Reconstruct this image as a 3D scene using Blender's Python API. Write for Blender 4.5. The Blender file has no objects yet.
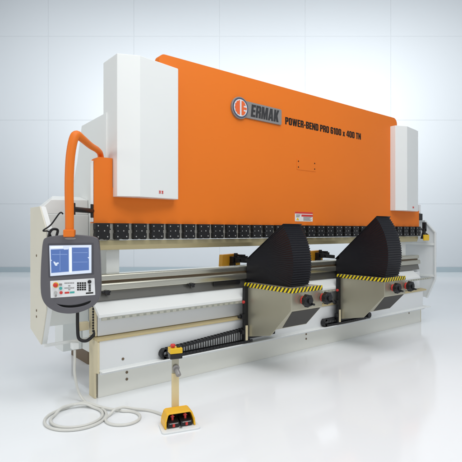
import bpy, bmesh, math, random
from mathutils import Vector, Matrix
random.seed(7)
S = bpy.context.scene
COL = S.collection
PI = math.pi
rad = math.radians

# ------------------------------------------------------------------ camera
cam_d = bpy.data.cameras.new("camera"); cam = bpy.data.objects.new("camera", cam_d); COL.objects.link(cam)
cam.location = (-1.7235, -4.333, 1.642)
cam.rotation_euler = (rad(90), 0, -math.asin(0.625))
cam_d.sensor_width = 36; cam_d.lens = 36 * 458 / 462
cam_d.clip_start = 0.05; cam_d.clip_end = 300
S.camera = cam
HEAD = -math.asin(0.625)
FW = Vector((0.625, 0.7806, 0)).normalized(); RT = Vector((FW.y, -FW.x, 0))

# ------------------------------------------------------------------ world, lamps, exposure
w = bpy.data.worlds.new("World"); S.world = w; w.use_nodes = True
bg = w.node_tree.nodes["Background"]; bg.inputs[0].default_value = (0.90, 0.95, 1.0, 1); bg.inputs[1].default_value = 0.50

def look_at(o, p):
    o.rotation_euler = (Vector(p) - o.location).to_track_quat('-Z', 'Y').to_euler()
def area(name, loc, aim, sx, sy, power, col=(1, 1, 1)):
    d = bpy.data.lights.new(name, 'AREA'); d.shape = 'RECTANGLE'; d.size = sx; d.size_y = sy; d.energy = power; d.color = col
    o = bpy.data.objects.new(name, d); COL.objects.link(o); o.location = loc; look_at(o, aim); return o
def spot(name, loc, aim, power, ang, blend=1.0, r=0.8, col=(1, 1, 1)):
    d = bpy.data.lights.new(name, 'SPOT'); d.energy = power; d.spot_size = rad(ang); d.spot_blend = blend; d.shadow_soft_size = r; d.color = col
    o = bpy.data.objects.new(name, d); COL.objects.link(o); o.location = loc; look_at(o, aim); return o
area("key_softbox", (0.6, -4.8, 6.6), (3.2, 0.0, 1.8), 4.2, 2.2, 155, (1.0, 0.99, 0.97))
area("top_softbox", (0.8, -2.2, 9.5), (1.4, -1.2, 0), 10, 7, 390, (0.98, 0.99, 1.0))
area("side_fill_lamp", (-7.5, 0.5, 3.6), (0.5, 0.3, 1.2), 3, 3, 125, (1.0, 0.95, 0.86))  # unseen warm fill added to tint the shaded left-facing sides
area("front_fill_lamp", (-3.5, -9.0, 2.6), (3.0, 0.0, 1.4), 5, 3, 75, (1.0, 0.985, 0.95))  # unseen fill added to brighten the lower ram and front panels
WC = Vector((-1.7235, -4.333, 1.642)) + FW * 18.3
for q, pw in ((-6.5, 3300), (1.0, 4000), (8.0, 3700)):
    spot("wall_wash", WC - FW * 9.5 + RT * q + Vector((0, 0, 6.2)), WC + RT * q + Vector((0, 0, 4.5)), pw, 98, 1.0, 0.5, (1.0, 0.995, 0.985))
S.view_settings.view_transform = 'Standard'; S.view_settings.look = 'None'
S.view_settings.exposure = 0.0; S.view_settings.gamma = 1.0
S.cycles.max_bounces = 8

# ------------------------------------------------------------------ materials
def mat(name, col, rough=0.5, metal=0.0, bump=0.0, bscale=200.0, var=0.0, vscale=3.0, spec=0.5, coat=0.0, emit=None, es=1.0, stretch=None, rvar=0.0):
    m = bpy.data.materials.new(name); m.use_nodes = True
    n = m.node_tree.nodes; l = m.node_tree.links; b = n["Principled BSDF"]
    b.inputs["Base Color"].default_value = (*col, 1); b.inputs["Roughness"].default_value = rough
    b.inputs["Metallic"].default_value = metal; b.inputs["Specular IOR Level"].default_value = spec
    b.inputs["Coat Weight"].default_value = coat; b.inputs["Coat Roughness"].default_value = 0.12
    tc = n.new("ShaderNodeTexCoord"); mp = n.new("ShaderNodeMapping"); l.new(tc.outputs["Object"], mp.inputs[0])
    if stretch: mp.inputs["Scale"].default_value = stretch
    if var > 0 or rvar > 0:
        t = n.new("ShaderNodeTexNoise"); t.inputs["Scale"].default_value = vscale; t.inputs["Detail"].default_value = 6
        l.new(mp.outputs[0], t.inputs["Vector"])
        if var > 0:
            mx = n.new("ShaderNodeMix"); mx.data_type = 'RGBA'
            mx.inputs[6].default_value = (*[c * (1 - var) for c in col], 1); mx.inputs[7].default_value = (*[min(1, c * (1 + var)) for c in col], 1)
            l.new(t.outputs["Fac"], mx.inputs[0]); l.new(mx.outputs[2], b.inputs["Base Color"])
        if rvar > 0:
            r = n.new("ShaderNodeMapRange"); r.inputs[3].default_value = rough - rvar; r.inputs[4].default_value = rough + rvar
            r.inputs[1].default_value = 0.3; r.inputs[2].default_value = 0.7
            l.new(t.outputs["Fac"], r.inputs[0]); l.new(r.outputs[0], b.inputs["Roughness"])
    if bump > 0:
        t2 = n.new("ShaderNodeTexNoise"); t2.inputs["Scale"].default_value = bscale; t2.inputs["Detail"].default_value = 3
        l.new(mp.outputs[0], t2.inputs["Vector"])
        bp = n.new("ShaderNodeBump"); bp.inputs["Strength"].default_value = bump; bp.inputs["Distance"].default_value = 0.002
        l.new(t2.outputs["Fac"], bp.inputs["Height"]); l.new(bp.outputs[0], b.inputs["Normal"])
    if emit:
        b.inputs["Emission Color"].default_value = (*emit, 1); b.inputs["Emission Strength"].default_value = es
    return m

M = {}
M['orange'] = mat("orange_paint", (0.78, 0.178, 0.010), 0.5, spec=0.35, bump=0.05, bscale=260, var=0.03, vscale=1.5)
M['orange_dark'] = mat("orange_hose_paint", (0.76, 0.172, 0.010), 0.5, spec=0.35, bump=0.05, var=0.04)
M['white'] = mat("light_grey_paint", (0.79, 0.81, 0.80), 0.38, bump=0.04, bscale=300, var=0.02, vscale=2, rvar=0.05)
M['grey'] = mat("pale_grey_paint", (0.80, 0.83, 0.82), 0.42, bump=0.04, bscale=300, var=0.02, vscale=2)
M['cream'] = mat("cream_and_side_shade_paint", (0.70, 0.62, 0.42), 0.45, bump=0.05, var=0.05, vscale=4)  # cream parts; for end plates, the warm tint of their shaded side
M['ochre'] = mat("ochre_ledge_paint", (0.56, 0.46, 0.25), 0.4, bump=0.05, var=0.07, vscale=5)
M['panel'] = mat("cool_white_panel_paint", (0.77, 0.79, 0.80), 0.36, bump=0.04, bscale=260, var=0.02, vscale=2, rvar=0.06)
M['steel'] = mat("ground_tool_steel", (0.47, 0.405, 0.235), 0.36, metal=0.55, bump=0.12, bscale=60, var=0.10, vscale=9, stretch=(0.4, 3, 3))
M['rail'] = mat("bright_rail_steel", (0.60, 0.585, 0.50), 0.22, metal=0.9, bump=0.08, bscale=60, var=0.08, vscale=8, stretch=(0.3, 3, 3))
M['darksteel'] = mat("dull_steel_plate", (0.22, 0.215, 0.195), 0.3, metal=0.7, bump=0.08, var=0.12, vscale=5, stretch=(0.5, 2, 2))
M['beige'] = mat("beige_housing_metal", (0.45, 0.43, 0.335), 0.38, metal=0.65, bump=0.05, bscale=280, var=0.04, vscale=4)
M['black'] = mat("black_oxide", (0.010, 0.010, 0.011), 0.45, spec=0.35, bump=0.1, bscale=120, var=0.2, vscale=20)
M['blackpl'] = mat("black_plastic", (0.010, 0.010, 0.012), 0.36, spec=0.4)
M['bellows'] = mat("black_bellows_fabric", (0.004, 0.004, 0.008), 0.42, bump=0.08, bscale=400, spec=0.35)
M['silver'] = mat("zinc_screw", (0.58, 0.58, 0.56), 0.3, metal=0.8)
M['grapl'] = mat("graphite_plastic", (0.105, 0.102, 0.115), 0.42, bump=0.08, bscale=500, var=0.05)
M['bezel'] = mat("dark_bezel_plastic", (0.06, 0.06, 0.075), 0.3)
M['keyp'] = mat("pale_keypad_foil", (0.78, 0.79, 0.80), 0.45)
M['scr_frame'] = mat("screen_white", (0.55, 0.60, 0.68), 0.15, emit=(0.62, 0.72, 0.92), es=0.34)
M['scr_blue'] = mat("screen_blue", (0.03, 0.07, 0.18), 0.18, emit=(0.12, 0.21, 0.55), es=0.55, var=0.15, vscale=8)
M['red'] = mat("red_plastic", (0.62, 0.035, 0.03), 0.35)
M['teal'] = mat("teal_plastic", (0.05, 0.40, 0.36), 0.4)
M['yellow'] = mat("yellow_plastic", (0.80, 0.50, 0.012), 0.35, bump=0.05, var=0.04)
M['hood'] = mat("amber_hood_paint", (0.86, 0.47, 0.015), 0.38, bump=0.05, var=0.05, vscale=12)
M['hazard'] = None
M['plate'] = mat("grey_nameplate", (0.27, 0.26, 0.255), 0.4, metal=0.2, bump=0.05)
M['ink'] = mat("black_ink", (0.010, 0.009, 0.008), 0.6, spec=0.25)
M['inkdark'] = mat("charcoal_letter", (0.03, 0.03, 0.032), 0.45)
M['navy'] = mat("navy_enamel", (0.06, 0.075, 0.13), 0.35)
M['logo_white'] = mat("white_enamel", (0.72, 0.73, 0.75), 0.35)
M['logo_or'] = mat("red_orange_enamel", (0.75, 0.13, 0.03), 0.35)
M['cable'] = mat("white_cable_sheath", (0.66, 0.66, 0.62), 0.45, bump=0.1, bscale=90, var=0.05, vscale=20)
M['tan'] = mat("varnished_post", (0.72, 0.60, 0.34), 0.4, bump=0.06, var=0.08, vscale=8)
M['brown'] = mat("dark_brown_foot_and_groove", (0.16, 0.11, 0.065), 0.5, var=0.1)
M['gorange'] = mat("amber_gauge_paint", (0.90, 0.46, 0.03), 0.4, var=0.06)
M['wall'] = mat("white_wall_panel", (0.455, 0.492, 0.525), 0.5, bump=0.03, bscale=30, var=0.015, vscale=0.35)
M['joint'] = mat("wall_joint", (0.42, 0.455, 0.485), 0.7)
M['floor'] = mat("polished_white_floor", (0.855, 0.875, 0.892), 0.11, bump=0.015, bscale=3.0, var=0.012, vscale=0.5, rvar=0.035, spec=0.34)

def hazard_mat():
    m = bpy.data.materials.new("hazard_tape"); m.use_nodes = True
    n = m.node_tree.nodes; l = m.node_tree.links; b = n["Principled BSDF"]; b.inputs["Roughness"].default_value = 0.4
    tc = n.new("ShaderNodeTexCoord"); sp = n.new("ShaderNodeSeparateXYZ"); l.new(tc.outputs["Object"], sp.inputs[0])
    a = n.new("ShaderNodeMath"); a.operation = 'SUBTRACT'; l.new(sp.outputs[0], a.inputs[0]); l.new(sp.outputs[1], a.inputs[1])
    s = n.new("ShaderNodeMath"); s.operation = 'SUBTRACT'; l.new(a.outputs[0], s.inputs[0])
    zz = n.new("ShaderNodeMath"); zz.operation = 'MULTIPLY'; zz.inputs[1].default_value = 0.75; l.new(sp.outputs[2], zz.inputs[0]); l.new(zz.outputs[0], s.inputs[1])
    k = n.new("ShaderNodeMath"); k.operation = 'MULTIPLY'; k.inputs[1].default_value = 1 / 0.057; l.new(s.outputs[0], k.inputs[0])
    fr = n.new("ShaderNodeMath"); fr.operation = 'FRACT'; l.new(k.outputs[0], fr.inputs[0])
    g = n.new("ShaderNodeMath"); g.operation = 'GREATER_THAN'; g.inputs[1].default_value = 0.50; l.new(fr.outputs[0], g.inputs[0])
    mx = n.new("ShaderNodeMix"); mx.data_type = 'RGBA'; mx.inputs[6].default_value = (0.88, 0.68, 0.008, 1); mx.inputs[7].default_value = (0.02, 0.02, 0.02, 1)
    l.new(g.outputs[0], mx.inputs[0]); l.new(mx.outputs[2], b.inputs["Base Color"])
    return m
M['hazard'] = hazard_mat()

# ------------------------------------------------------------------ mesh helpers
class MB:
    def __init__(s): s.v = []; s.f = []; s.m = []; s.sm = []
    def add(s, vs, fs, mi=0, smooth=False):
        o = len(s.v); s.v += [Vector(p) for p in vs]
        for f in fs: s.f.append([i + o for i in f]); s.m.append(mi); s.sm.append(smooth)
    def box(s, x0, x1, y0, y1, z0, z1, mi=0):
        s.add([(x0, y0, z0), (x1, y0, z0), (x1, y1, z0), (x0, y1, z0), (x0, y0, z1), (x1, y0, z1), (x1, y1, z1), (x0, y1, z1)],
              [(0, 3, 2, 1), (4, 5, 6, 7), (0, 1, 5, 4), (1, 2, 6, 5), (2, 3, 7, 6), (3, 0, 4, 7)], mi); return s
    def prism(s, poly, axis, a, b, mi=0):
        # poly: 2D outline; axis 'x' -> (y,z), 'y' -> (x,z), 'z' -> (x,y)
        def P(p, t): return {'x': (t, p[0], p[1]), 'y': (p[0], t, p[1]), 'z': (p[0], p[1], t)}[axis]
        n = len(poly); vs = [P(p, a) for p in poly] + [P(p, b) for p in poly]
        fs = [tuple(range(n)), tuple(range(2 * n - 1, n - 1, -1))] + [(i, i + n, (i + 1) % n + n, (i + 1) % n) for i in range(n)]
        s.add(vs, fs, mi); return s
    def cyl(s, p0, p1, r, n=20, mi=0, r1=None, smooth=True):
        p0 = Vector(p0); p1 = Vector(p1); d = (p1 - p0).normalized(); r1 = r if r1 is None else r1
        u = d.orthogonal().normalized(); v = d.cross(u)
        vs = [p0 + (u * math.cos(2 * PI * i / n) + v * math.sin(2 * PI * i / n)) * r for i in range(n)] + \
             [p1 + (u * math.cos(2 * PI * i / n) + v * math.sin(2 * PI * i / n)) * r1 for i in range(n)]
        s.add(vs, [(i, (i + 1) % n, (i + 1) % n + n, i + n) for i in range(n)], mi, smooth)
        s.add(vs, [tuple(range(n - 1, -1, -1)), tuple(range(n, 2 * n))], mi, False); return s
    def tube(s, pts, r, n=12, mi=0, sub=8, radii=None):
        P = [Vector(p) for p in pts]; R = radii or [r] * len(P); C = []; RR = []
        for i in range(len(P) - 1):
            a = P[max(i - 1, 0)]; b = P[i]; c = P[i + 1]; d = P[min(i + 2, len(P) - 1)]
            for k in range(sub):
                t = k / sub
                C.append(0.5 * ((2 * b) + (c - a) * t + (2 * a - 5 * b + 4 * c - d) * t * t + (3 * b - a - 3 * c + d) * t ** 3))
                RR.append(R[i] * (1 - t) + R[i + 1] * t)
        C.append(P[-1]); RR.append(R[-1])
        u = None; vs = []
        for i, c in enumerate(C):
            d = (C[min(i + 1, len(C) - 1)] - C[max(i - 1, 0)]).normalized()
            u = d.orthogonal().normalized() if u is None else (u - d * u.dot(d)).normalized()
            v = d.cross(u)
            vs += [c + (u * math.cos(2 * PI * k / n) + v * math.sin(2 * PI * k / n)) * RR[i] for k in range(n)]
        fs = [(i * n + k, i * n + (k + 1) % n, (i + 1) * n + (k + 1) % n, (i + 1) * n + k) for i in range(len(C) - 1) for k in range(n)]
        s.add(vs, fs, mi, True)
        s.add(vs[:n], [tuple(range(n - 1, -1, -1))], mi); s.add(vs[-n:], [tuple(range(n))], mi); return s
    def sphere(s, c, r, mi=0, n=16, sq=(1, 1, 1)):
        c = Vector(c); vs = []; h = n // 2
        for j in range(h + 1):
            for i in range(n):
                a = 2 * PI * i / n; t = PI * j / h
                vs.append(c + Vector((r * sq[0] * math.sin(t) * math.cos(a), r * sq[1] * math.sin(t) * math.sin(a), r * sq[2] * math.cos(t))))
        fs = [(j * n + i, (j + 1) * n + i, (j + 1) * n + (i + 1) % n, j * n + (i + 1) % n) for j in range(h) for i in range(n)]
        s.add(vs, fs, mi, True); return s
    def build(s, name, mats, parent=None, bevel=0.0, seg=2):
        me = bpy.data.meshes.new(name); me.from_pydata([tuple(v) for v in s.v], [], s.f)
        mats = mats if isinstance(mats, (list, tuple)) else [mats]
        for m in mats: me.materials.append(m)
        for p, mi, sm in zip(me.polygons, s.m, s.sm): p.material_index = mi; p.use_smooth = sm
        bm = bmesh.new(); bm.from_mesh(me)
        bmesh.ops.remove_doubles(bm, verts=bm.verts, dist=1e-5)
        bmesh.ops.recalc_face_normals(bm, faces=bm.faces); bm.to_mesh(me); bm.free()
        return link(name, me, parent, bevel, seg)
def link(name, me, parent=None, bevel=0.0, seg=2):
    o = bpy.data.objects.new(name, me); COL.objects.link(o)
    if parent: o.parent = parent
    if bevel > 0:
        b = o.modifiers.new("bevel", 'BEVEL'); b.width = bevel; b.segments = seg; b.limit_method = 'ANGLE'; b.angle_limit = rad(35)
        b.harden_normals = False
    return o
def rounded(poly, radii, n=6):
    out = []; N = len(poly)
    for i, p in enumerate(poly):
        r = radii[i] if isinstance(radii, (list, tuple)) else radii
        p = Vector(p); a = Vector(poly[i - 1]); b = Vector(poly[(i + 1) % N])
        if r <= 0: out.append(tuple(p)); continue
        da = (a - p).normalized(); db = (b - p).normalized(); ang = da.angle(db); t = r / math.tan(ang / 2)
        c = p + (da + db).normalized() * (r / math.sin(ang / 2)); s0 = p + da * t - c; s1 = p + db * t - c
        a0 = math.atan2(s0.y, s0.x); a1 = math.atan2(s1.y, s1.x); d = (a1 - a0 + PI) % (2 * PI) - PI
        for k in range(n + 1): out.append((c.x + r * math.cos(a0 + d * k / n), c.y + r * math.sin(a0 + d * k / n)))
    return out
def curve_mesh(name, loops, extrude, bevel=0.0, res=3):
    """filled 2-D outline with holes, extruded along local Z"""
    cu = bpy.data.curves.new(name, 'CURVE'); cu.dimensions = '2D'; cu.fill_mode = 'BOTH'; cu.extrude = extrude; cu.bevel_depth = bevel; cu.bevel_resolution = res
    for lp in loops:
        sp = cu.splines.new('POLY'); sp.points.add(len(lp) - 1); sp.use_cyclic_u = True
        for q, p in zip(sp.points, lp): q.co = (p[0], p[1], 0, 1)
    o = bpy.data.objects.new(name, cu); COL.objects.link(o)
    me = bpy.data.meshes.new_from_object(o.evaluated_get(bpy.context.evaluated_depsgraph_get()))
    bpy.data.objects.remove(o); bpy.data.curves.remove(cu); me.name = name; return me
def upright(me, mtx):      # XY outline -> stands in XZ, facing -Y
    me.transform(mtx @ Matrix.Rotation(rad(90), 4, 'X')); return me
GL = {  # condensed block capitals on a unit-high cell: (width, outer loop(s) and holes)
 'E': (0.46, [[(0, 0), (.44, 0), (.44, .19), (.21, .19), (.21, .41), (.41, .41), (.41, .59), (.21, .59), (.21, .81), (.44, .81), (.44, 1), (0, 1)]]),
 'R': (0.54, [[(0, 0), (.21, 0), (.21, .40), (.27, .40), (.31, .34), (.31, 0), (.52, 0), (.52, .40), (.45, .49), (.52, .58), (.52, .88), (.42, 1), (0, 1)], [(.21, .57), (.21, .83), (.28, .83), (.31, .79), (.31, .61), (.28, .57)]]),
 'M': (0.70, [[(0, 0), (.18, 0), (.18, .62), (.26, 0), (.42, 0), (.50, .62), (.50, 0), (.68, 0), (.68, 1), (.43, 1), (.34, .42), (.25, 1), (0, 1)]]),
 'A': (0.58, [[(0, 0), (.20, 0), (.22, .17), (.34, .17), (.36, 0), (.56, 0), (.41, 1), (.15, 1)], [(.24, .33), (.28, .72), (.32, .33)]]),
 'K': (0.56, [[(0, 0), (.21, 0), (.21, .36), (.32, 0), (.55, 0), (.38, .52), (.53, 1), (.32, 1), (.21, .66), (.21, 1), (0, 1)]]),
 'P': (0.52, [[(0, 0), (.21, 0), (.21, .38), (.40, .38), (.50, .48), (.50, .89), (.40, 1), (0, 1)], [(.21, .55), (.21, .83), (.27, .83), (.30, .80), (.30, .58), (.27, .55)]]),
 'O': (0.54, [[(.11, 0), (.41, 0), (.52, .11), (.52, .89), (.41, 1), (.11, 1), (0, .89), (0, .11)], [(.24, .16), (.21, .20), (.21, .80), (.24, .84), (.28, .84), (.31, .80), (.31, .20), (.28, .16)]]),
 'W': (0.82, [[(.12, 0), (.34, 0), (.40, .55), (.46, 0), (.68, 0), (.80, 1), (.61, 1), (.56, .42), (.50, 1), (.30, 1), (.24, .42), (.19, 1), (0, 1)]]),
 '-': (0.30, [[(.02, .34), (.27, .34), (.27, .52), (.02, .52)]]),
 'B': (0.54, [[(0, 0), (.41, 0), (.52, .11), (.52, .42), (.44, .51), (.52, .60), (.52, .89), (.41, 1), (0, 1)], [(.21, .17), (.21, .42), (.28, .42), (.31, .38), (.31, .21), (.28, .17)], [(.21, .58), (.21, .83), (.28, .83), (.31, .79), (.31, .62), (.28, .58)]]),
 'N': (0.56, [[(0, 0), (.19, 0), (.19, .52), (.35, 0), (.54, 0), (.54, 1), (.35, 1), (.35, .50), (.19, 1), (0, 1)]]),
 'D': (0.54, [[(0, 0), (.40, 0), (.52, .12), (.52, .88), (.40, 1), (0, 1)], [(.21, .17), (.21, .83), (.27, .83), (.31, .78), (.31, .22), (.27, .17)]]),
 '6': (0.54, [[(.11, 0), (.41, 0), (.52, .11), (.52, .50), (.42, .60), (.21, .60), (.21, .80), (.24, .84), (.28, .84), (.31, .80), (.31, .70), (.52, .70), (.52, .89), (.41, 1), (.11, 1), (0, .89), (0, .11)], [(.24, .16), (.21, .20), (.21, .42), (.24, .45), (.28, .45), (.31, .42), (.31, .20), (.28, .16)]]),
 '1': (0.36, [[(.12, 0), (.33, 0), (.33, 1), (.17, 1), (0, .84), (0, .68), (.12, .70)]]),
 '0': None,
 'x': (0.48, [[(0, 0), (.18, 0), (.23, .18), (.28, 0), (.46, 0), (.34, .36), (.45, .70), (.28, .70), (.23, .52), (.18, .70), (.01, .70), (.12, .36)]]),
 '4': (0.54, [[(.28, 0), (.47, 0), (.47, .19), (.53, .19), (.53, .36), (.47, .36), (.47, 1), (.24, 1), (0, .38), (0, .19), (.28, .19)], [(.15, .36), (.28, .72), (.28, .36)]]),
 'T': (0.48, [[(.13, 0), (.34, 0), (.34, .81), (.46, .81), (.46, 1), (.01, 1), (.01, .81), (.13, .81)]]),
 ' ': (0.20, []),
}
GL['0'] = GL['O']
def letters(name, txt, width, height, shear=0.0, ext=0.001):
    loops = []; x = 0
    for ch in txt:
        wd, lps = GL[ch]
        for lp in lps: loops.append([(x + p[0] + shear * p[1], p[1]) for p in lp])
        x += wd + 0.035
    tot = x - 0.035 + shear
    return curve_mesh(name, [[(p[0] / tot * width, p[1] * height) for p in lp] for lp in loops], ext)
def setm(me, m): me.materials.clear(); me.materials.append(m); return me
def thing(name, label, cat, loc=(0, 0, 0), rz=0, group=None):
    o = bpy.data.objects.new(name, None); COL.objects.link(o); o.location = loc; o.rotation_euler = (0, 0, rz)
    o.empty_display_size = 0.2; o['label'] = label; o['category'] = cat
    if group: o['group'] = group
    return o
def disc(cx, cz, r, n=40): return [(cx + r * math.cos(2 * PI * i / n), cz + r * math.sin(2 * PI * i / n)) for i in range(n)]

# ------------------------------------------------------------------ setting: floor and panelled wall
fl = MB().box(-45, 55, -45, 45, -0.2, 0.0).build("floor", M['floor']); fl['kind'] = 'structure'
def wall():
    b = MB(); P = 3.42; x0 = -0.46; z0 = 2.72; G = 0.009
    b.box(-30, 30, 0.006, 0.3, 0.0, 20.0, 1)
    for i in range(-8, 8):
        for j in range(-1, 5):
            za = max(z0 + (j) * 3.35 + G, 0.0); zb = z0 + (j + 1) * 3.35 - G
            b.box(x0 + i * P + G, x0 + (i + 1) * P - G, 0.0, 0.06, za, zb, 0)
    b.box(-30, 30, -0.025, 0.0, 0.0, 0.20, 2)  # blue-grey strip added for the darkening where wall meets floor
    o = b.build("wall", [M['wall'], M['joint'], mat('wall_foot_dark_strip', (0.30, 0.37, 0.41), 0.45)], bevel=0.002, seg=1)
    o.location = (WC.x, WC.y, 0); o.rotation_euler = (0, 0, HEAD); o['kind'] = 'structure'
wall()

# ------------------------------------------------------------------ the press brake
pb = thing("press_brake", "large orange and light grey hydraulic press brake filling the middle of the picture", "press brake")
# ram
ram_o = rounded([(0.030, 1.72), (6.094, 1.72), (6.094, 2.005), (5.80, 2.005), (5.80, 2.004), (5.377, 2.004), (5.377, 3.56), (0.755, 3.56), (0.755, 2.08), (0.222, 2.08), (0.222, 2.372), (0.030, 2.372)],
                [0, 0, 0.0, 0, 0, 0, 0.10, 0.07, 0, 0, 0, 0.06])
ram = MB().prism(ram_o, 'y', 0.0, 0.095).build("ram", M['orange'], pb, 0.006)
# name plate and logo
pp = rounded([(1.93, 3.05), (2.585, 3.045), (2.585, 3.245), (1.93, 3.25)], 0.02)
npl = link("nameplate", setm(upright(curve_mesh("nameplate", [pp], 0.008, 0.003), Matrix.Translation((0, -0.010, 0))), M['plate']), ram)
t = upright(letters("lettering", "ERMAK", 0.50, 0.155, 0.10, 0.0015), Matrix.Translation((2.045, -0.0222, 3.072))); link("lettering", setm(t, M['inkdark']), npl)
lc = (1.872, 3.150)
lg = link("logo_disc", setm(upright(curve_mesh("logo_disc", [disc(*lc, 0.132)], 0.012, 0.003), Matrix.Translation((0, -0.013, 0))), M['plate']), ram)
def lay(name, loops, y, m, par): return link(name, setm(upright(curve_mesh(name, loops, 0.0015), Matrix.Translation((0, y, 0))), m), par)
lay("logo_ring", [disc(*lc, 0.122), disc(*lc, 0.106)], -0.0305, M['navy'], lg)
lay("logo_field", [disc(*lc, 0.105)], -0.0295, M['logo_white'], lg)
def gear_half(sgn):
    pts = []
    cx, cz = lc
    if sgn < 0:
        for k in range(0, 25):
            a = rad(98 + 164 * k / 24); r = 0.088 + (0.006 if k % 4 < 2 else 0.0); pts.append((cx + r * math.cos(a), cz + r * math.sin(a)))
        return [pts]
    # right half: three prongs joined to a stem, like an E
    x0 = cx + 0.014
    return [[(x0, cz - 0.088), (x0 + 0.03, cz - 0.086), (x0 + 0.052, cz - 0.066), (x0 + 0.066, cz - 0.036), (x0 + 0.034, cz - 0.036), (x0 + 0.034, cz - 0.014), (x0 + 0.082, cz - 0.014),
             (x0 + 0.082, cz + 0.014), (x0 + 0.034, cz + 0.014), (x0 + 0.034, cz + 0.036), (x0 + 0.066, cz + 0.036), (x0 + 0.052, cz + 0.066), (x0 + 0.03, cz + 0.086), (x0, cz + 0.088)]]
lay("logo_mark", gear_half(-1) + gear_half(1), -0.0330, M['logo_or'], lg)
t = upright(letters("lettering", "POWER-BEND PRO 6100 x 400 TN", 1.68, 0.098, 0.0, 0.0008), Matrix.Translation((2.675, -0.0010, 3.072))); link("lettering", setm(t, M['ink']), ram)
# blanking plate with four holes, warning sticker
bp = rounded([(2.90, 2.485), (3.285, 2.485), (3.285, 2.635), (2.90, 2.635)], 0.012)
pl = link("blanking_plate", setm(upright(curve_mesh("blanking_plate", [bp], 0.001, 0.0008), Matrix.Translation((0, -0.0020, 0))), M['orange']), ram)
for x in (2.928, 3.262):
    for z in (2.52, 2.60): MB().cyl((x, -0.006, z), (x, 0.0, z), 0.010, 10).build("screw", M['ink'], pl)
st = MB().box(2.862, 3.222, -0.002, 0.0, 1.775, 1.905).build("warning_sticker", mat("sticker_white", (0.76, 0.75, 0.73), 0.45), ram)
b = MB(); b.box(2.862, 3.222, -0.0035, -0.002, 1.882, 1.905, 0); b.box(2.99, 3.222, -0.0035, -0.002, 1.842, 1.870, 0)
for k in range(3): b.box(2.885 , 2.97 - 0.01 * k, -0.0035, -0.002, 1.862 - 0.014 * k, 1.867 - 0.014 * k, 1)
for k in range(5): b.box(3.03 , 3.20 - 0.02 * (k % 3), -0.0035, -0.002, 1.832 - 0.011 * k, 1.836 - 0.011 * k, 1)
b.prism([(2.885, 1.79), (2.945, 1.79), (2.915, 1.828)], 'y', -0.0035, -0.002, 2)
b.build("sticker_print", [M['red'], M['ink'], M['yellow']], st)

# cylinder covers: faceted front with a shallow ridge
def cover(x):
    a = [(x, 0.24), (x, -0.095), (x + 0.205, -0.185), (x + 0.70, -0.105), (x + 0.716, -0.085), (x + 0.716, 0.24)]
    c = MB().prism(a, 'z', 1.985, 3.40).build("cylinder_cover", M['white'], pb, 0.005)
    e = MB()
    zz = 2.035; xx = x + 0.44; yy = lambda q: -0.185 + (q - x - 0.205) * 0.08 / 0.495
    for k in range(2):
        q = xx + 0.034 * k
        e.box(q, q + 0.022, yy(q) - 0.003, yy(q) + 0.004, zz + 0.020, zz + 0.026); e.box(q, q + 0.022, yy(q) - 0.003, yy(q) + 0.004, zz, zz + 0.006)
        e.box(q + 0.010, q + 0.018, yy(q) - 0.004, yy(q) + 0.004, zz - 0.001, zz + 0.027)
    e.build("cover_mark", M['red'], c)
cover(0.227); cover(5.175)

# side frames
def frame(x0, x1):
    o = [(0.135, 0.30), (0.135, 2.86), (0.82, 2.845), (0.965, 2.45), (1.25, 1.90), (1.25, 0.30)]
    return MB().prism(o, 'x', x0, x1).build("side_frame", M['grey'], pb, 0.006)
f1 = frame(0.215, 0.36); frame(5.735, 5.88)
MB().box(0.20, 0.214, 0.18, 0.20, 2.02, 2.09).build("frame_latch", M['blackpl'], f1)
# guide block beside the ram
MB().box(0.0, 0.0285, 0.006, 0.04, 1.73, 2.33).build("ram_guide", M['white'], pb, 0.004)
MB().box(6.097, 6.116, 0.012, 0.10, 1.74, 1.96).build("ram_guide", M['white'], pb, 0.004)

# tooling: clamp beam, clamps, punch
MB().box(0.02, 6.07, 0.012, 0.08, 1.555, 1.718).build("clamp_beam", mat("clamp_beam_steel", (0.42, 0.41, 0.37), 0.4, metal=0.3, var=0.06), pb, 0.003)
def clamp():
    b = MB()
    prof = rounded([(-0.063, 0.0), (-0.030, 0.0), (-0.022, 0.010), (0.022, 0.010), (0.030, 0.0), (0.063, 0.0), (0.075, 0.012), (0.075, 0.062), (0.068, 0.07), (0.068, 0.095), (0.075, 0.103), (0.075, 0.165), (-0.075, 0.165), (-0.075, 0.103), (-0.068, 0.095), (-0.068, 0.07), (-0.075, 0.062), (-0.075, 0.012)], 0.003, 2)
    b.prism(prof, 'y', -0.045, 0.010, 0)
    for x, z in ((-0.048, 0.138), (0.048, 0.138), (-0.048, 0.030), (0.048, 0.030), (0.016, 0.088)): b.cyl((x, -0.050, z), (x, -0.044, z), 0.0075, 10, 1)
    b.cyl((-0.045, -0.049, 0.086), (-0.045, -0.044, 0.086), 0.006, 8, 1)
    b.box(0.080, 0.098, -0.012, 0.009, 0.098, 0.110, 0)
    return b.build("tool_clamp", [M['black'], M['silver']], pb, 0.003, 1)
cl = clamp(); cl.location = (0.102, 0, 1.555)
for k in range(1, 30):
    c = cl.copy(); COL.objects.link(c); c.parent = pb; c.location = (0.102 + 0.2035 * k, 0, 1.555)
MB().prism([(0.0, 1.548), (0.0, 1.50), (0.018, 1.452), (0.030, 1.452), (0.062, 1.50), (0.062, 1.548)], 'x', 0.045, 6.06).build("punch", M['steel'], pb, 0.003)

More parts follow.
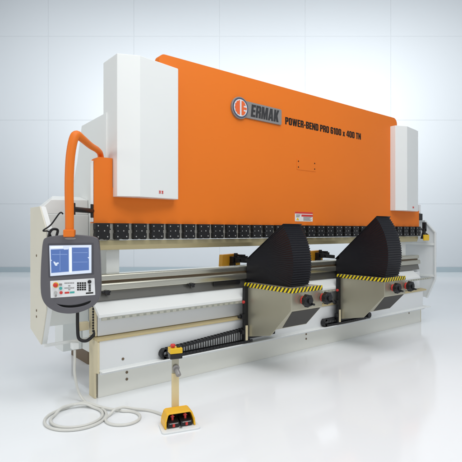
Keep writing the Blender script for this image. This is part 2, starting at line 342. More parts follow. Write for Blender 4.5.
# lower beam, stack of rails and plates
MB().box(0.075, 6.10, 0.03, 0.13, 0.02, 1.05).build("lower_beam", M['panel'], pb)
d = MB()
d.prism(rounded([(-0.02, 1.150), (-0.02, 1.212), (0.125, 1.212), (0.125, 1.150)], [0.006, 0.026, 0.006, 0.004]), 'x', 0.03, 6.06)
d.box(0.035, 6.055, 0.005, 0.12, 1.128, 1.150, 1)  # dark brown strip paints the shade in the gap between the rails
d.prism(rounded([(-0.045, 1.052), (-0.045, 1.128), (0.125, 1.128), (0.125, 1.052)], [0.008, 0.030, 0.004, 0.004]), 'x', 0.03, 6.06)
d.build("die_holder", [M['rail'], M['brown']], pb)
MB().prism([(0.0, 1.050), (-0.028, 0.955), (0.028, 0.955), (0.028, 1.050)], 'x', 0.03, 6.06).build("backing_plate", M['darksteel'], pb, 0.003)
MB().box(1.46, 1.86, -0.040, -0.022, 1.00, 1.045).build("hose_channel", M['blackpl'], pb, 0.004)
for x in (0.134, 1.139, 3.05, 5.1):
    b = MB(); b.cyl((x, -0.03, 1.045), (x, -0.068, 1.040), 0.020, 16); b.box(x - 0.045, x + 0.045, -0.060, -0.045, 1.035, 1.053); b.cyl((x + 0.028, -0.035, 1.04), (x + 0.028, -0.050, 1.01), 0.014, 12)
    b.build("clamp_knob", M['blackpl'], pb, 0.003)
sh = MB().prism([(0.03, 0.95), (-0.004, 0.95), (-0.150, 0.842), (-0.150, 0.812), (-0.120, 0.812), (0.03, 0.93)], 'x', 0.02, 5.87).build("front_shelf", M['white'], pb, 0.004)
b = MB(); b.box(0.05, 6.25, -0.150, -0.128, 0.782, 0.811, 0)
for k in range(78): b.box(0.10 + k * 0.078, 0.10 + k * 0.078 + 0.030, -0.153, -0.150, 0.788, 0.805, 1)
b.build("support_rail", [mat("rail_scale", (0.50, 0.50, 0.43), 0.4, metal=0.3), mat("rail_tick", (0.30, 0.31, 0.27), 0.45)], pb, 0.002)
MB().box(0.06, 6.08, -0.020, 0.029, 0.61, 0.915).build("upper_panel", M['panel'], pb, 0.004)
MB().prism([(0.029, 0.609), (-0.085, 0.595), (-0.085, 0.572), (0.029, 0.572)], 'x', 0.03, 6.20).build("ledge", M['ochre'], pb, 0.003)
lp = MB().prism([(0.029, 0.571), (-0.072, 0.571), (-0.072, 0.285), (-0.105, 0.272), (-0.105, 0.250), (0.029, 0.250)], 'x', 0.055, 6.10).build("lower_panel", M['panel'], pb, 0.004)
MB().prism([(-0.012, 0.278), (-0.150, 0.277), (-0.158, 0.284), (-0.150, 0.291), (-0.012, 0.294)], 'x', 0.05, 6.22).build("chain_tray", M['white'], pb, 0.003)
kp = MB().box(0.07, 6.14, -0.004, 0.028, 0.0, 0.249).build("kick_plate", mat("kick_paint_warm_reflection", (0.82, 0.82, 0.76), 0.30, bump=0.04, var=0.04, vscale=1.2), pb, 0.003)  # warm reflection put into this even colour, raised for floor bounce
for x, z, par, y in ((0.375, 0.195, kp, -0.004), (0.375, 0.125, kp, -0.004), (3.084, 0.205, kp, -0.004), (3.084, 0.14, kp, -0.004), (0.30, 0.36, lp, -0.072), (5.75, 0.2, kp, -0.004)):
    MB().cyl((x, y - 0.004, z), (x, y + 0.001, z), 0.014, 14).build("bolt", M['brown'], par)
MB().prism([(-0.004, 0.0), (-0.004, 0.25), (-0.080, 0.262), (-0.080, 0.56), (-0.03, 0.60), (0.14, 0.60), (0.14, 0.0)], 'x', 0.035, 0.054).build("end_plate", M['cream'], pb, 0.003)
MB().prism([(-0.004, 0.0), (-0.004, 0.25), (-0.04, 0.262), (-0.04, 0.56), (-0.03, 0.60), (0.14, 0.60), (0.14, 0.0)], 'x', 6.142, 6.158).build("end_plate", M['cream'], pb, 0.003)
MB().prism([(-0.018, 0.612), (-0.018, 0.93), (0.14, 1.05), (0.14, 0.612)], 'x', 0.035, 0.054).build("end_plate", M['cream'], pb, 0.003)
b = MB()
for k in range(11): b.cyl((0.022, 0.02 , 0.66 + 0.027 * k), (0.034, 0.02, 0.66 + 0.027 * k), 0.011, 10)
b.build("grommet_column", M['blackpl'], pb)
MB().prism(rounded([(0.42, 1.15), (0.9, 1.15), (0.9, 1.75), (0.42, 1.75)], 0.02), 'z', 0.0, 0.30).build("frame_foot", M['brown'], pb, 0.004)

# energy chains on the tray
def chain(x0, x1, slope, name="energy_chain"):
    b = MB(); y0, y1 = -0.148, -0.082
    pts = []
    n = int((x1 - x0) / 0.046)
    zt = 0.386; zb = 0.312
    for k in range(n + 1): pts.append((x0 + 0.046 * k, zt + slope * k * 0.046, 0))
    for p, z, a in pts:
        b.box(p - 0.020, p + 0.020, y0, y0 + 0.014, z - 0.015, z + 0.015); b.box(p - 0.020, p + 0.020, y1 - 0.014, y1, z - 0.015, z + 0.015); b.box(p - 0.009, p + 0.009, y0 + 0.014, y1 - 0.014, z + 0.010, z + 0.017)
        b.box(p + 0.019, p + 0.028, y0 + 0.003, y1 - 0.003, z - 0.012, z + 0.012)
    for k in range(n + 1):
        p = x0 + 0.046 * k
        b.box(p - 0.023, p + 0.020, y0, y0 + 0.014, zb - 0.017, zb + 0.013); b.box(p - 0.020, p + 0.023, y1 - 0.014, y1, zb - 0.017, zb + 0.013); b.box(p - 0.009, p + 0.009, y0 + 0.014, y1 - 0.014, zb - 0.014, zb - 0.006)
    c = (x0, (zt + zb) / 2); r = (zt - zb) / 2
    for k in range(9):
        a = rad(90 + 180 * k / 8); px = c[0] + r * math.cos(a); pz = c[1] + r * math.sin(a)
        t = Vector((-math.sin(a), math.cos(a))); nn = Vector((math.cos(a), math.sin(a)))
        q = [(px + t.x * u + nn.x * v, pz + t.y * u + nn.y * v) for u, v in ((-0.012, -0.014), (0.012, -0.014), (0.012, 0.014), (-0.012, 0.014))]
        b.prism(q, 'y', y0, y1)
    o = b.build(name, M['blackpl'], pb, 0.002, 1)
    g = MB()
    for k in range(int((x1 - x0 - 0.05) / 0.034)):
        p = x0 + 0.05 + 0.034 * k
        g.box(p, p + 0.012, -0.080, -0.0725, 0.325, 0.370 + slope * (p - x0))
    g.build("chain_grille", mat("chain_grille_steel", (0.085, 0.085, 0.083), 0.5, metal=0.3) if "chain_grille_steel" not in bpy.data.materials else bpy.data.materials["chain_grille_steel"], o)
chain(0.750, 1.95, 0.066); chain(3.35, 4.30, 0.0)
MB().cyl((4.36, -0.16, 0.345), (4.36, -0.06, 0.345), 0.045, 20).build("chain_roller", M['blackpl'], pb, 0.004)

# back gauge fingers seen through the open throat
def gauge(x):
    b = MB(); b.prism([(x - 0.17, 1.12), (x - 0.155, 1.325), (x + 0.10, 1.335), (x + 0.15, 1.31), (x + 0.15, 1.12)], 'y', 0.50, 0.58)
    o = b.build("backgauge_finger", M['gorange'], pb, 0.006)
    c = MB(); c.box(x - 0.04, x + 0.22, 0.42, 0.499, 1.215, 1.30); c.prism([(x - 0.02, 1.225), (x + 0.28, 1.20), (x + 0.28, 1.255), (x - 0.02, 1.285)], 'y', 0.36, 0.42); c.cyl((x + 0.02, 0.44, 1.30), (x + 0.02, 0.44, 1.345), 0.026, 12); c.box(x + 0.10, x + 0.16, 0.40, 0.50, 1.30, 1.322)
    c.cyl((x + 0.05, 0.345, 1.25), (x + 0.05, 0.36, 1.25), 0.018, 10); c.box(x - 0.045, x - 0.01, 0.40, 0.499, 1.17, 1.215)
    c.build("gauge_stop", M['black'], o, 0.004)
gauge(2.16); gauge(3.89)
MB().box(0.37, 5.73, 0.55, 0.80, 0.98, 1.10).build("backgauge_beam", M['darksteel'], pb, 0.005)

# side guards (chamfered sheet with folded edges and ribs)
def guard(x, y0, y1, z0, z1, s, m):
    out = [(y0, z0 + 0.36), (y0, z1 - 0.22), (y0 + 0.20, z1), (y1, z1), (y1, z0 + 0.1), (y0 + 0.16, z0)]
    g = MB().prism(out, 'x', x, x + s * 0.012); ins = x + s * 0.012
    g.build; o = g.build("side_guard", m, pb, 0.002)
    r = MB(); d = 0.045
    for (a, b_) in ((out[0], out[1]), (out[1], out[2]), (out[2], out[3]), (out[5], out[0])):
        A = Vector(a); B = Vector(b_); t = (B - A).normalized(); nn = Vector((t.y, -t.x))
        q = [A, B, B + nn * 0.012, A + nn * 0.012]
        r.prism([tuple(p) for p in q], 'x', ins, ins + s * d)
    r.build("guard_flange", M['white'], o, 0.001, 1)
    for z in (z0 + 0.42, z1 - 0.44):
        MB().box(min(ins, ins + s * 0.035), max(ins, ins + s * 0.035), y0 + 0.02, y1 - 0.01, z - 0.02, z + 0.02).build("guard_rib", M['white'], o, 0.002)
    return o
gl = guard(-0.40, 0.08, 0.60, 0.55, 1.88, 1, mat('guard_cream_white', (0.74, 0.71, 0.60), 0.42, bump=0.04, var=0.05, vscale=2))
for z in (0.80, 0.86, 1.40): MB().cyl((-0.404, 0.38, z), (-0.399, 0.38, z), 0.012, 10).build("screw", M['brown'], gl)
gr = guard(6.45, -0.14, 0.62, 0.40, 1.84, -1, M['panel'])
MB().box(6.16, 6.45, 0.16, 0.20, 1.60, 1.64).build("guard_arm", M['white'], gr)
# left rear enclosure and top cap
MB().box(-0.385, 0.212, 0.605, 0.66, 0.640, 1.820).build("rear_panel", M['grey'], pb, 0.006)
hd_ = MB(); hd_.add([(-0.345, 0.615, 1.823), (0.212, 0.615, 1.823), (0.212, 0.85, 1.823), (-0.345, 0.85, 1.823), (-0.185, 0.625, 1.975), (0.212, 0.625, 1.985), (0.212, 0.85, 2.03), (-0.10, 0.85, 2.03)],
         [(0, 3, 2, 1), (4, 5, 6, 7), (0, 1, 5, 4), (1, 2, 6, 5), (2, 3, 7, 6), (3, 0, 4, 7)])
hd_.build("panel_hood", M['white'], pb, 0.005)
lb = MB().box(-0.005, 0.212, 0.80, 1.07, 0.30, 0.638).build("pump_box", M['grey'], pb, 0.005)
# brace tube from guard to table
b = MB(); b.tube([(-0.385, 0.19, 0.548), (-0.1, 0.19, 0.55), (0.215, 0.19, 0.553)], 0.016, 12); b.build("brace_tube", M['white'], pb)
b = MB(); b.cyl((0.05, 0.19, 0.555), (0.13, 0.19, 0.555), 0.024, 14); b.build("tube_collar", M['white'], pb)
# junction box, connector and loose hoses at the left end
MB().box(-0.09, 0.02, 0.10, 0.16, 0.66, 0.74).build("junction_box", M['cream'], pb, 0.004)
cn = MB().box(-0.16, -0.10, 0.05, 0.12, 0.50, 0.56).build("cable_connector", M['grey'], pb, 0.004)
MB().tube([(-0.10, 0.09, 0.85), (-0.11, 0.06, 0.70), (-0.10, 0.05, 0.60), (-0.04, 0.02, 0.575), (0.02, 0.0, 0.62), (0.05, 0.0, 0.67)], 0.016, 10).build("black_hose", M['blackpl'], pb)
MB().tube([(-0.27, 0.0, 1.80), (-0.30, 0.0, 1.81), (-0.38, 0.0, 1.70), (-0.45, 0.0, 1.645), (-0.40, 0.0, 1.635), (-0.37, 0.0, 1.55), (-0.38, 0.0, 1.5)], 0.007, 8).build("black_hose", M['blackpl'], pb)
MB().tube([(-0.41, 0.0, 1.5), (-0.40, 0.0, 1.60), (-0.37, 0.0, 1.655), (-0.32, 0.0, 1.65), (-0.33, 0.0, 1.58), (-0.30, 0.0, 1.52), (-0.32, 0.0, 1.48)], 0.012, 8).build("black_hose", M['blackpl'], pb)
# laser guard on the right end
la = MB(); la.prism(rounded([(6.10, 1.50), (6.17, 1.50), (6.24, 1.66), (6.20, 1.70)], 0.01), 'y', -0.06, -0.02); la.box(6.20, 6.25, -0.06, 0.0, 1.64, 1.80); la.box(6.14, 6.33, -0.05, -0.02, 1.55, 1.585)
la.tube([(6.10, -0.03, 1.70), (6.13, -0.06, 1.62), (6.22, -0.06, 1.60), (6.33, -0.05, 1.56), (6.31, -0.05, 1.48)], 0.010, 8)
lo = la.build("laser_guard", M['black'], pb, 0.003)
MB().box(6.13, 6.30, -0.085, -0.055, 1.47, 1.575).build("sensor_block", M['yellow'], lo, 0.006)
MB().box(6.12, 6.26, 0.02, 0.10, 1.835, 1.96).build("limit_switch", M['blackpl'], pb, 0.008)
MB().box(6.18, 6.23, 0.04, 0.08, 1.962, 2.12).build("switch_post", M['panel'], pb, 0.004)
b = MB()
for k, z in enumerate((1.43, 1.34, 1.26)): b.box(5.60 + 0.02 * k, 6.18, 0.36 + .1 * k, 0.385 + .1 * k, z - 0.012, z + 0.012)
b.build("light_rods", M['white'], pb)

# ------------------------------------------------------------------ sheet followers
def follower(PZ=1.288, R0=0.785, RT1=0.745, TH1=34.0, XA=0.105, XB=0.395):
    t = thing("sheet_follower", "", "sheet follower", (1.85, 0, 0), 0, "sheet followers on the front of the press brake")
    W = 0.51
    h = MB().prism([(-0.13, 1.02), (-0.90, 1.02), (-0.90, 0.785), (-0.66, 0.541), (-0.13, 0.50)], 'x', 0.0125, W).build("housing", M['beige'], t, 0.005)
    MB().prism([(-0.13, 1.02), (-0.902, 1.02), (-0.902, 0.785), (-0.58, 0.46), (-0.13, 0.37)], 'x', 0.0, 0.012).build("side_sheet", M['beige'], h, 0.003)
    # dark sheet paints the opening's shade on the sloping underside, widening towards the right
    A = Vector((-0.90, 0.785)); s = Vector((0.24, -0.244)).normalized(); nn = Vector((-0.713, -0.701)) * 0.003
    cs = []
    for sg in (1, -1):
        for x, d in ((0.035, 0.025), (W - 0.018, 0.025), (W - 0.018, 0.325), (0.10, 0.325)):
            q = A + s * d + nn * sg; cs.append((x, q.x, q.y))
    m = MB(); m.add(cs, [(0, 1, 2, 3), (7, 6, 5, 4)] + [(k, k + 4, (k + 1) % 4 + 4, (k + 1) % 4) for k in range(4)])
    m.build("underside_shade_sheet", mat("recess_shade", (0.030, 0.028, 0.024), 0.6) if 'recess_shade' not in bpy.data.materials else bpy.data.materials['recess_shade'], h)
    hz = MB(); hz.box(-0.004, 0.0, -0.904, -0.13, 0.972, 1.024); hz.box(0.0, W, -0.904, -0.9, 0.972, 1.024)
    hz.build("hazard_strip", M['hazard'], h)
    # fan bellows
    P = (-0.05, PZ); N = 52; th0 = -math.asin((PZ - 1.03) / R0); th1 = rad(TH1)
    def R(th, out):
        u = (th - th0) / (th1 - th0); r = R0 - (R0 - RT1) * max(0, u) ** 1.3 + 0.012 * math.sin(PI * min(1, max(0, u)))
        lim = (P[1] - 1.026) / math.sin(-th) if th < -0.05 else 9
        return min(r + (0.0052 if out else -0.0052), lim)
    vs = []; fs = []
    ths = [rad(-92), rad(-60), rad(-40), rad(-27)] + [th0 + (th1 - th0) * k / N for k in range(N + 1)]
    for k, th in enumerate(ths):
        out = k % 2 == 0; pl = k >= 4
        r1 = R(th, out); dx = 0.0055 if (out and pl) else 0.0
        for fr in (0.06, 0.48, 1.0):
            y = P[0] - math.cos(th) * r1 * fr; z = P[1] + math.sin(th) * r1 * fr
            d = dx * (1 if fr == 1.0 else 0.1)
            vs += [(XA - d, y, z), (XB + d, y, z)]
    n = len(ths)
    for k in range(n - 1):
        a = 6 * k; c = 6 * (k + 1)
        fs += [(a, c, c + 2, a + 2), (a + 2, c + 2, c + 4, a + 4), (a + 1, a + 3, c + 3, c + 1), (a + 3, a + 5, c + 5, c + 3), (a + 4, c + 4, c + 5, a + 5), (a, a + 1, c + 1, c)]
    e = 6 * (n - 1)
    fs += [(0, 2, 4, 5, 3, 1), (e, e + 1, e + 3, e + 5, e + 4, e + 2)]
    m = MB(); m.add(vs, fs); m.build("bellows", M['bellows'], t)
    c, s_ = math.cos(th1), math.sin(th1)
    def pt(r, o): return (P[0] - c * r - s_ * o * -1 * -1, P[1] + s_ * r + c * o)
    MB().prism([pt(-0.03, 0.004), pt(RT1 + 0.01, 0.004), pt(RT1 + 0.01, 0.018), pt(-0.03, 0.018)], 'x', XA - 0.012, XB + 0.012).build("support_plate", M['blackpl'], t, 0.003)
    # bracket, carriage and hand wheels
    br = MB(); br.box(-0.055, -0.004, -0.20, -0.155, 0.34, 0.985); br.box(-0.02, W - 0.02, -0.128, -0.1555, 0.34, 0.97)
    bo = br.build("bracket", M['black'], t, 0.005)
    cr = MB(); cr.box(-0.10, -0.057, -0.21, -0.155, 0.60, 0.66); cr.cyl((-0.14, -0.18, 0.63), (-0.10, -0.18, 0.63), 0.018, 12)
    cr.build("carriage_stop", M['blackpl'], t, 0.004)
    MB().box(-0.09, -0.057, -0.20, -0.155, 0.42, 0.47).build("carriage_stop", M['blackpl'], t, 0.004)
    MB().cyl((-0.075, -0.19, 0.80), (-0.057, -0.19, 0.80), 0.018, 12).build("red_knob", M['red'], t)
    MB().box(-0.045, -0.018, -0.212, -0.2, 0.345, 0.52).build("bracket_strip", M['cream'], bo)
    for x, y in ((0.165, -0.9), (0.490, -0.9)):
        k = MB(); k.cyl((x, y - 0.055, 0.888), (x, y - 0.115, 0.888), 0.062, 28)
        for q in range(7):
            a = 2 * PI * q / 7; k.cyl((x + 0.058 * math.cos(a), y - 0.060, 0.888 + 0.058 * math.sin(a)), (x + 0.058 * math.cos(a), y - 0.110, 0.888 + 0.058 * math.sin(a)), 0.014, 12)
        k.cyl((x, y - 0.115, 0.888), (x, y - 0.135, 0.888), 0.026, 20, 0)
        k.cyl((x + 0.042, y - 0.115, 0.85), (x + 0.042, y - 0.150, 0.85), 0.012, 12)
        ko = k.build("handwheel", M['blackpl'], t, 0.004)
        MB().cyl((x, y - 0.054, 0.888), (x, y - 0.022, 0.888), 0.048, 28).build("red_collar", M['red'], ko)
        MB().cyl((x, y - 0.022, 0.888), (x, y + 0.002, 0.888), 0.030, 20).build("hub", M['darksteel'], ko)
    MB().box(W + 0.001, W + 0.012, -0.90, -0.84, 0.83, 0.95).build("side_lug", M['beige'], t)
    return t
fo = follower()
f2 = follower(1.245, 0.835, 0.885, 41.0, 0.085, 0.405); f2.location = (3.60, 0, 0)
fo['label'] = "sheet follower with black fan bellows and hazard tape, nearer the foot pedal"
f2['label'] = "sheet follower with black fan bellows and hazard tape nearer the right end of the machine"

# ------------------------------------------------------------------ control pendant on its orange arm
PX = Vector((-0.335, -0.345, 1.267)); k = 0.00172
pt_ = thing("control_pendant", "dark grey control panel with blue screen hanging from an orange bent tube", "control panel", (-0.30, -0.30, 0.93), rad(-28))
PT = Matrix.Translation((-0.30, -0.30, 0.93)) @ Matrix.Rotation(rad(-28), 4, 'Z'); PTi = PT.inverted()
def L(p): return tuple(PTi @ Vector(p))
def z2(zx, zy): return ((zx - 200) * k, (230 - zy) * k + 0.335)
def zs(pts): return [z2(*p) for p in pts]
def pend(name, loops, y, ex, m, par, bev=0.0): return link(name, setm(upright(curve_mesh(name, loops, ex, bev), Matrix.Translation((0, y, 0))), m), par)
def smooth(pts, n=6):
    out = []; N = len(pts)
    for i in range(N):
        a, b, c, d = (Vector(pts[(i + o) % N]) for o in (-1, 0, 1, 2))
        for q in range(n):
            t = q / n; out.append(tuple(0.5 * ((2 * b) + (c - a) * t + (2 * a - 5 * b + 4 * c - d) * t * t + (3 * b - a - 3 * c + d) * t ** 3)))
    return out
outline = smooth(zs([(72, 68), (84, 49), (130, 39), (200, 34), (270, 38), (318, 46), (333, 64), (340, 130), (344, 220), (345, 300), (339, 348), (320, 382), (288, 404), (245, 420), (200, 426), (150, 420), (110, 402), (82, 376), (66, 340), (61, 290), (62, 210), (66, 130)]), 5)
slot = smooth(zs([(130, 373), (150, 379), (200, 384), (250, 378), (296, 364), (304, 370), (292, 385), (255, 399), (205, 405), (162, 400), (136, 386)]), 5)
hs = pend("housing", [outline, slot], 0.0, 0.034, M['grapl'], pt_, 0.008)
MB().box(-0.19, 0.19, 0.042, 0.085, 0.18, 0.62).build("back_cover", M['grapl'], hs, 0.015)
pend("grip_recess", [slot], 0.020, 0.004, M['blackpl'], hs, 0.004)
bz = pend("bezel", [rounded(zs([(92, 74), (312, 72), (314, 232), (96, 244)]), 0.006, 2)], -0.0435, 0.0012, M['bezel'], hs)
sc = pend("screen", [zs([(99, 84), (303, 82), (303, 225), (104, 238)])], -0.0455, 0.0008, M['scr_frame'], hs)
pend("screen_window", [zs([(106, 104), (192, 101), (193, 216), (109, 222)]), zs([(208, 95), (290, 95), (291, 210), (209, 215)])], -0.0472, 0.0005, M['scr_blue'], sc)
g = [zs([(118, 165), (126, 165), (130, 172), (143, 168), (145, 176), (138, 178), (137, 186), (128, 186), (122, 174)]), zs([(106, 158), (111, 155), (111, 163)]), zs([(168, 99), (190, 98), (190, 104), (170, 105)]), zs([(284, 146), (291, 143), (291, 152)])]
for q in g: pend("screen_icon", [q], -0.0482, 0.0005, M['scr_frame'], sc)
M['scr_lit'] = mat("screen_bright", (0.75, 0.78, 0.82), 0.15, emit=(0.8, 0.88, 1.0), es=0.3)
pend("title_bar", [zs([(105, 89), (165, 87), (165, 96), (105, 98)])], -0.0466, 0.0005, M['scr_lit'], sc)
pend("divider_bar", [zs([(195, 92), (206, 91), (207, 222), (196, 223)])], -0.0466, 0.0005, M['scr_lit'], sc)
M['scr_line'] = mat("screen_pale_line", (0.2, 0.28, 0.45), 0.15, emit=(0.30, 0.42, 0.75), es=0.5)
for (u0, v0, u1, v1) in ((112, 128, 186, 130), (150, 110, 151.5, 212), (214, 120, 284, 121.5), (214, 168, 284, 169.5)):
    pend("screen_line", [zs([(u0, v0), (u1, v0), (u1, v1), (u0, v1)])], -0.0479, 0.0003, M['scr_line'], sc)
kp_ = pend("keypad", [rounded(zs([(103, 262), (318, 252), (322, 338), (106, 348)]), 0.004, 2)], -0.0435, 0.0012, M['keyp'], hs)
keys = []
for r in range(4):
    for c in range(4): keys.append(zs([(233 + 11.5 * c, 272 + 11 * r), (242 + 11.5 * c, 272 + 11 * r), (242 + 11.5 * c, 280 + 11 * r), (233 + 11.5 * c, 280 + 11 * r)]))
for r in range(4): keys.append(zs([(289, 284 + 9.5 * r), (300, 284 + 9.5 * r), (300, 291 + 9.5 * r), (289, 291 + 9.5 * r)]))
keys.append(zs([(276, 325), (312, 323), (312, 330), (276, 332)]))
pend("key_block", keys, -0.0458, 0.001, M['ink'], kp_)
ks = []
for c in range(6):
    ks.append(zs([(172 + 8 * c, 272), (178 + 8 * c, 272), (178 + 8 * c, 277), (172 + 8 * c, 277)])); ks.append(zs([(172 + 8 * c, 297), (178 + 8 * c, 297), (178 + 8 * c, 302), (172 + 8 * c, 302)]))
ks += [zs([(190, 286), (200, 286), (200, 291), (190, 291)]), zs([(190, 306), (200, 306), (200, 310), (190, 310)]), zs([(146, 276), (160, 276), (160, 286), (146, 286)])]
pend("soft_key", ks, -0.0458, 0.001, M['plate'], kp_)
pend("red_key", [zs([(173, 319), (195, 318), (195, 327), (173, 328)])], -0.0458, 0.001, M['red'], kp_)
pend("green_key", [zs([(198, 318), (220, 317), (220, 326), (198, 327)])], -0.0458, 0.001, M['teal'], kp_)
def btn(name, zx, zy, r, h, m, n=20):
    x, z = z2(zx, zy); return MB().cyl((x, -0.044, z), (x, -0.044 - h, z), r, n).build(name, m, kp_, 0.002)
x, z = z2(130, 283); btn("stop_collar", 130, 283, 0.024, 0.008, M['yellow']); MB().sphere((x, -0.062, z), 0.019, 0, 20, (1, 0.6, 1)).build("emergency_button", M['red'], kp_)
btn("button", 154, 300, 0.013, 0.012, M['teal']); btn("button", 156, 322, 0.013, 0.012, M['red'])
btn("key_switch", 129, 322, 0.014, 0.014, M['silver']); btn("key_switch", 131, 337, 0.008, 0.02, M['plate']); btn("selector_knob", 294, 270, 0.016, 0.018, M['blackpl'])
pend("badge", [[(z2(200 + 27 * math.cos(a * PI / 12), 49 + 5.5 * math.sin(a * PI / 12))) for a in range(24)]], -0.0432, 0.001, M['plate'], hs)
# arm
A0 = Vector((-0.325, -0.33, 1.60))
arm = [A0, (-0.325, -0.33, 1.80), (-0.328, -0.33, 2.05), (-0.318, -0.33, 2.28), (-0.290, -0.325, 2.44), (-0.255, -0.31, 2.492), (-0.19, -0.27, 2.475), (-0.06, -0.14, 2.445), (0.06, 0.0, 2.44), (0.125, 0.08, 2.42), (0.150, 0.115, 2.36), (0.150, 0.12, 2.25)]
MB().tube([L(p) for p in arm], 0.037, 18, radii=[0.036, 0.037, 0.038, 0.039, 0.040, 0.040, 0.034, 0.031, 0.030, 0.030, 0.030, 0.030]).build("arm_tube", M['orange_dark'], pt_)
q = L((A0.x, A0.y, 1.60)); MB().box(q[0] - 0.046, q[0] + 0.046, q[1] - 0.046, q[1] + 0.046, 1.59 - 0.93, 1.655 - 0.93).build("arm_socket", M['orange_dark'], pt_, 0.008)
ab = MB(); ab.cyl(L((-0.29, -0.30, 1.835)), L((-0.010, -0.055, 1.835)), 0.024, 14)
ab.cyl(L((-0.288, -0.298, 1.785)), L((-0.288, -0.298, 1.89)), 0.026, 16); ab.box(*[v for pr in zip(L((-0.01, -0.055, 0)), L((-0.01, -0.055, 0))) for v in pr][:0] or (L((-0.01, -0.05, 0))[0] - 0.012, L((-0.01, -0.05, 0))[0] + 0.012, L((-0.01, -0.05, 0))[1] - 0.03, L((-0.01, -0.05, 0))[1] + 0.03), 1.77 - 0.93, 1.90 - 0.93)
ab.build("swivel_bracket", M['black'], pt_, 0.003)

# ------------------------------------------------------------------ foot pedal
fp = thing("foot_pedal", "yellow hooded foot pedal with upright post and small push button box on top", "foot pedal", (0.335, -1.06, 0), rad(-17))
base = rounded([(-0.165, -0.11), (0.165, -0.11), (0.15, 0.10), (-0.15, 0.10)], 0.03)
MB().prism(base, 'z', 0.0, 0.016).build("base_plate", M['white'], fp, 0.004)
hd = MB()
prof = [(-0.060, 0.017), (-0.060, 0.075), (-0.035, 0.128), (0.02, 0.140), (0.075, 0.120), (0.09, 0.06), (0.09, 0.017)]
inn = [(-0.060, 0.017), (-0.060, 0.066), (-0.030, 0.112), (0.02, 0.122), (0.064, 0.104), (0.076, 0.055), (0.076, 0.017)]
def hw(z): return 0.132 - 0.028 * (z / 0.14) ** 2
hd.prism([(-0.132, 0.017), (-0.128, 0.072), (-0.108, 0.128), (-0.09, 0.138), (0.09, 0.138), (0.108, 0.128), (0.128, 0.072), (0.132, 0.017), (0.117, 0.017), (0.114, 0.070), (0.097, 0.118), (0.085, 0.124), (-0.085, 0.124), (-0.097, 0.118), (-0.114, 0.070), (-0.117, 0.017)], 'y', -0.060, 0.078)
hd.prism([(-0.132, 0.017), (-0.128, 0.072), (-0.108, 0.128), (-0.09, 0.138), (0.09, 0.138), (0.108, 0.128), (0.128, 0.072), (0.132, 0.017)], 'y', 0.079, 0.094)
for v in hd.v:        # the mouth slopes back towards the top
    if v.y < -0.05: v.y += max(0, v.z - 0.03) * 0.25
hd.build("hood", M['hood'], fp, 0.006)
MB().box(-0.112, 0.112, 0.06, 0.077, 0.018, 0.118).build("inner_liner", M['blackpl'], fp)
for x in (-0.055, 0.055):
    p_ = MB().prism([(-0.050, 0.022), (-0.046, 0.058), (0.045, 0.080), (0.045, 0.030)], 'x', x - 0.050, x + 0.050).build("pedal", M['blackpl'], fp, 0.004)
    a = MB(); a.prism([(x - 0.008, 0.064), (x + 0.008, 0.064), (x + 0.008, 0.094), (x + 0.018, 0.094), (x, 0.112), (x - 0.018, 0.094), (x - 0.008, 0.094)], 'y', -0.010, 0.006)
    MB().box(x - 0.010, x + 0.010, -0.053, -0.0485, 0.026, 0.052).build("pedal_mark", M['red'], p_)
    MB().box(x - 0.036, x + 0.036, -0.0535, -0.0490, 0.0535, 0.0575).build("pedal_edge", M['silver'], p_)
    a.build("pedal_arrow", M['red'], p_)
MB().cyl((0, -0.07, 0.016), (0, -0.07, 0.024), 0.012, 12).build("base_screw", M['silver'], fp)
MB().box(-0.032, 0.030, 0.098, 0.122, 0.016, 0.42).build("post", M['tan'], fp, 0.003)
MB().box(-0.030, 0.030, 0.100, 0.120, 0.421, 0.55).build("post_sleeve", M['beige'], fp, 0.003)
ck = MB(); ck.cyl((0.004, 0.098, 0.455), (0.014, 0.045, 0.415), 0.022, 18); ck.cyl((0.0, 0.10, 0.47), (0.003, 0.082, 0.462), 0.03, 18)
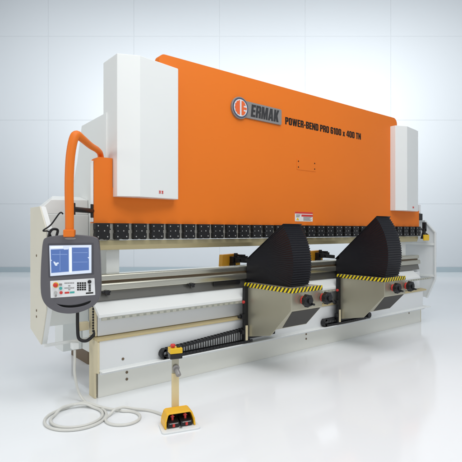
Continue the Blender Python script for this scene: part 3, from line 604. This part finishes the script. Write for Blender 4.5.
ck.build("hook", M['plate'], fp, 0.003)
cb = MB().box(-0.055, 0.052, 0.065, 0.155, 0.55, 0.595).build("button_box", M['blackpl'], fp, 0.005)
MB().prism(rounded([(-0.056, 0.063), (0.053, 0.063), (0.053, 0.157), (-0.056, 0.157)], 0.008, 3), 'z', 0.596, 0.640).build("box_lid", M['yellow'], cb, 0.005)
MB().cyl((-0.022, 0.108, 0.641), (-0.022, 0.108, 0.655), 0.016, 18).cyl((-0.022, 0.108, 0.655), (-0.022, 0.108, 0.672), 0.024, 20, r1=0.018).build("emergency_button", M['red'], cb, 0.003)
MB().cyl((0.028, 0.108, 0.641), (0.028, 0.108, 0.650), 0.018, 20).build("button", M['blackpl'], cb, 0.002)

# ------------------------------------------------------------------ cable on the floor
R_ = 0.012
path = [(-0.135, 0.07, 0.497), (-0.135, 0.07, 0.40), (-0.140, 0.06, 0.27), (-0.115, 0.05, 0.12), (-0.09, 0.0, 0.035)]
def ring(cx, cy, a0, a1, r0, r1, n, lift=None):
    for k in range(n + 1):
        t = k / n; a = rad(a0 + (a1 - a0) * t); r = r0 + (r1 - r0) * t
        path.append((cx + r * math.cos(a), cy + r * 1.04 * math.sin(a), R_ + (lift(t) if lift else 0)))
ring(-0.28, -0.355, 38, -270, 0.258, 0.250, 14)
ring(-0.28, -0.355, -292, -590, 0.238, 0.198, 14, lambda t: 0.024 if t < 0.12 else 0.004)
ring(-0.28, -0.355, -615, -672, 0.215, 0.262, 3, lambda t: 0.026)
path += [(-0.02, -0.32, 0.026), (0.07, -0.43, R_)]
ring(0.035, -0.625, 62, -245, 0.150, 0.142, 14)
ring(0.035, -0.625, -268, -300, 0.150, 0.175, 2, lambda t: 0.025)
path += [(0.20, -0.52, 0.02), (0.29, -0.61, R_), (0.335, -0.74, R_), (0.352, -0.88, R_), (0.356, -0.935, R_)]
cb_ = MB().tube(path, R_, 12, sub=6).build("cable", M['cable'])
cb_['label'] = "white cable coiled on the floor between the machine and the foot pedal"; cb_['category'] = "cable"
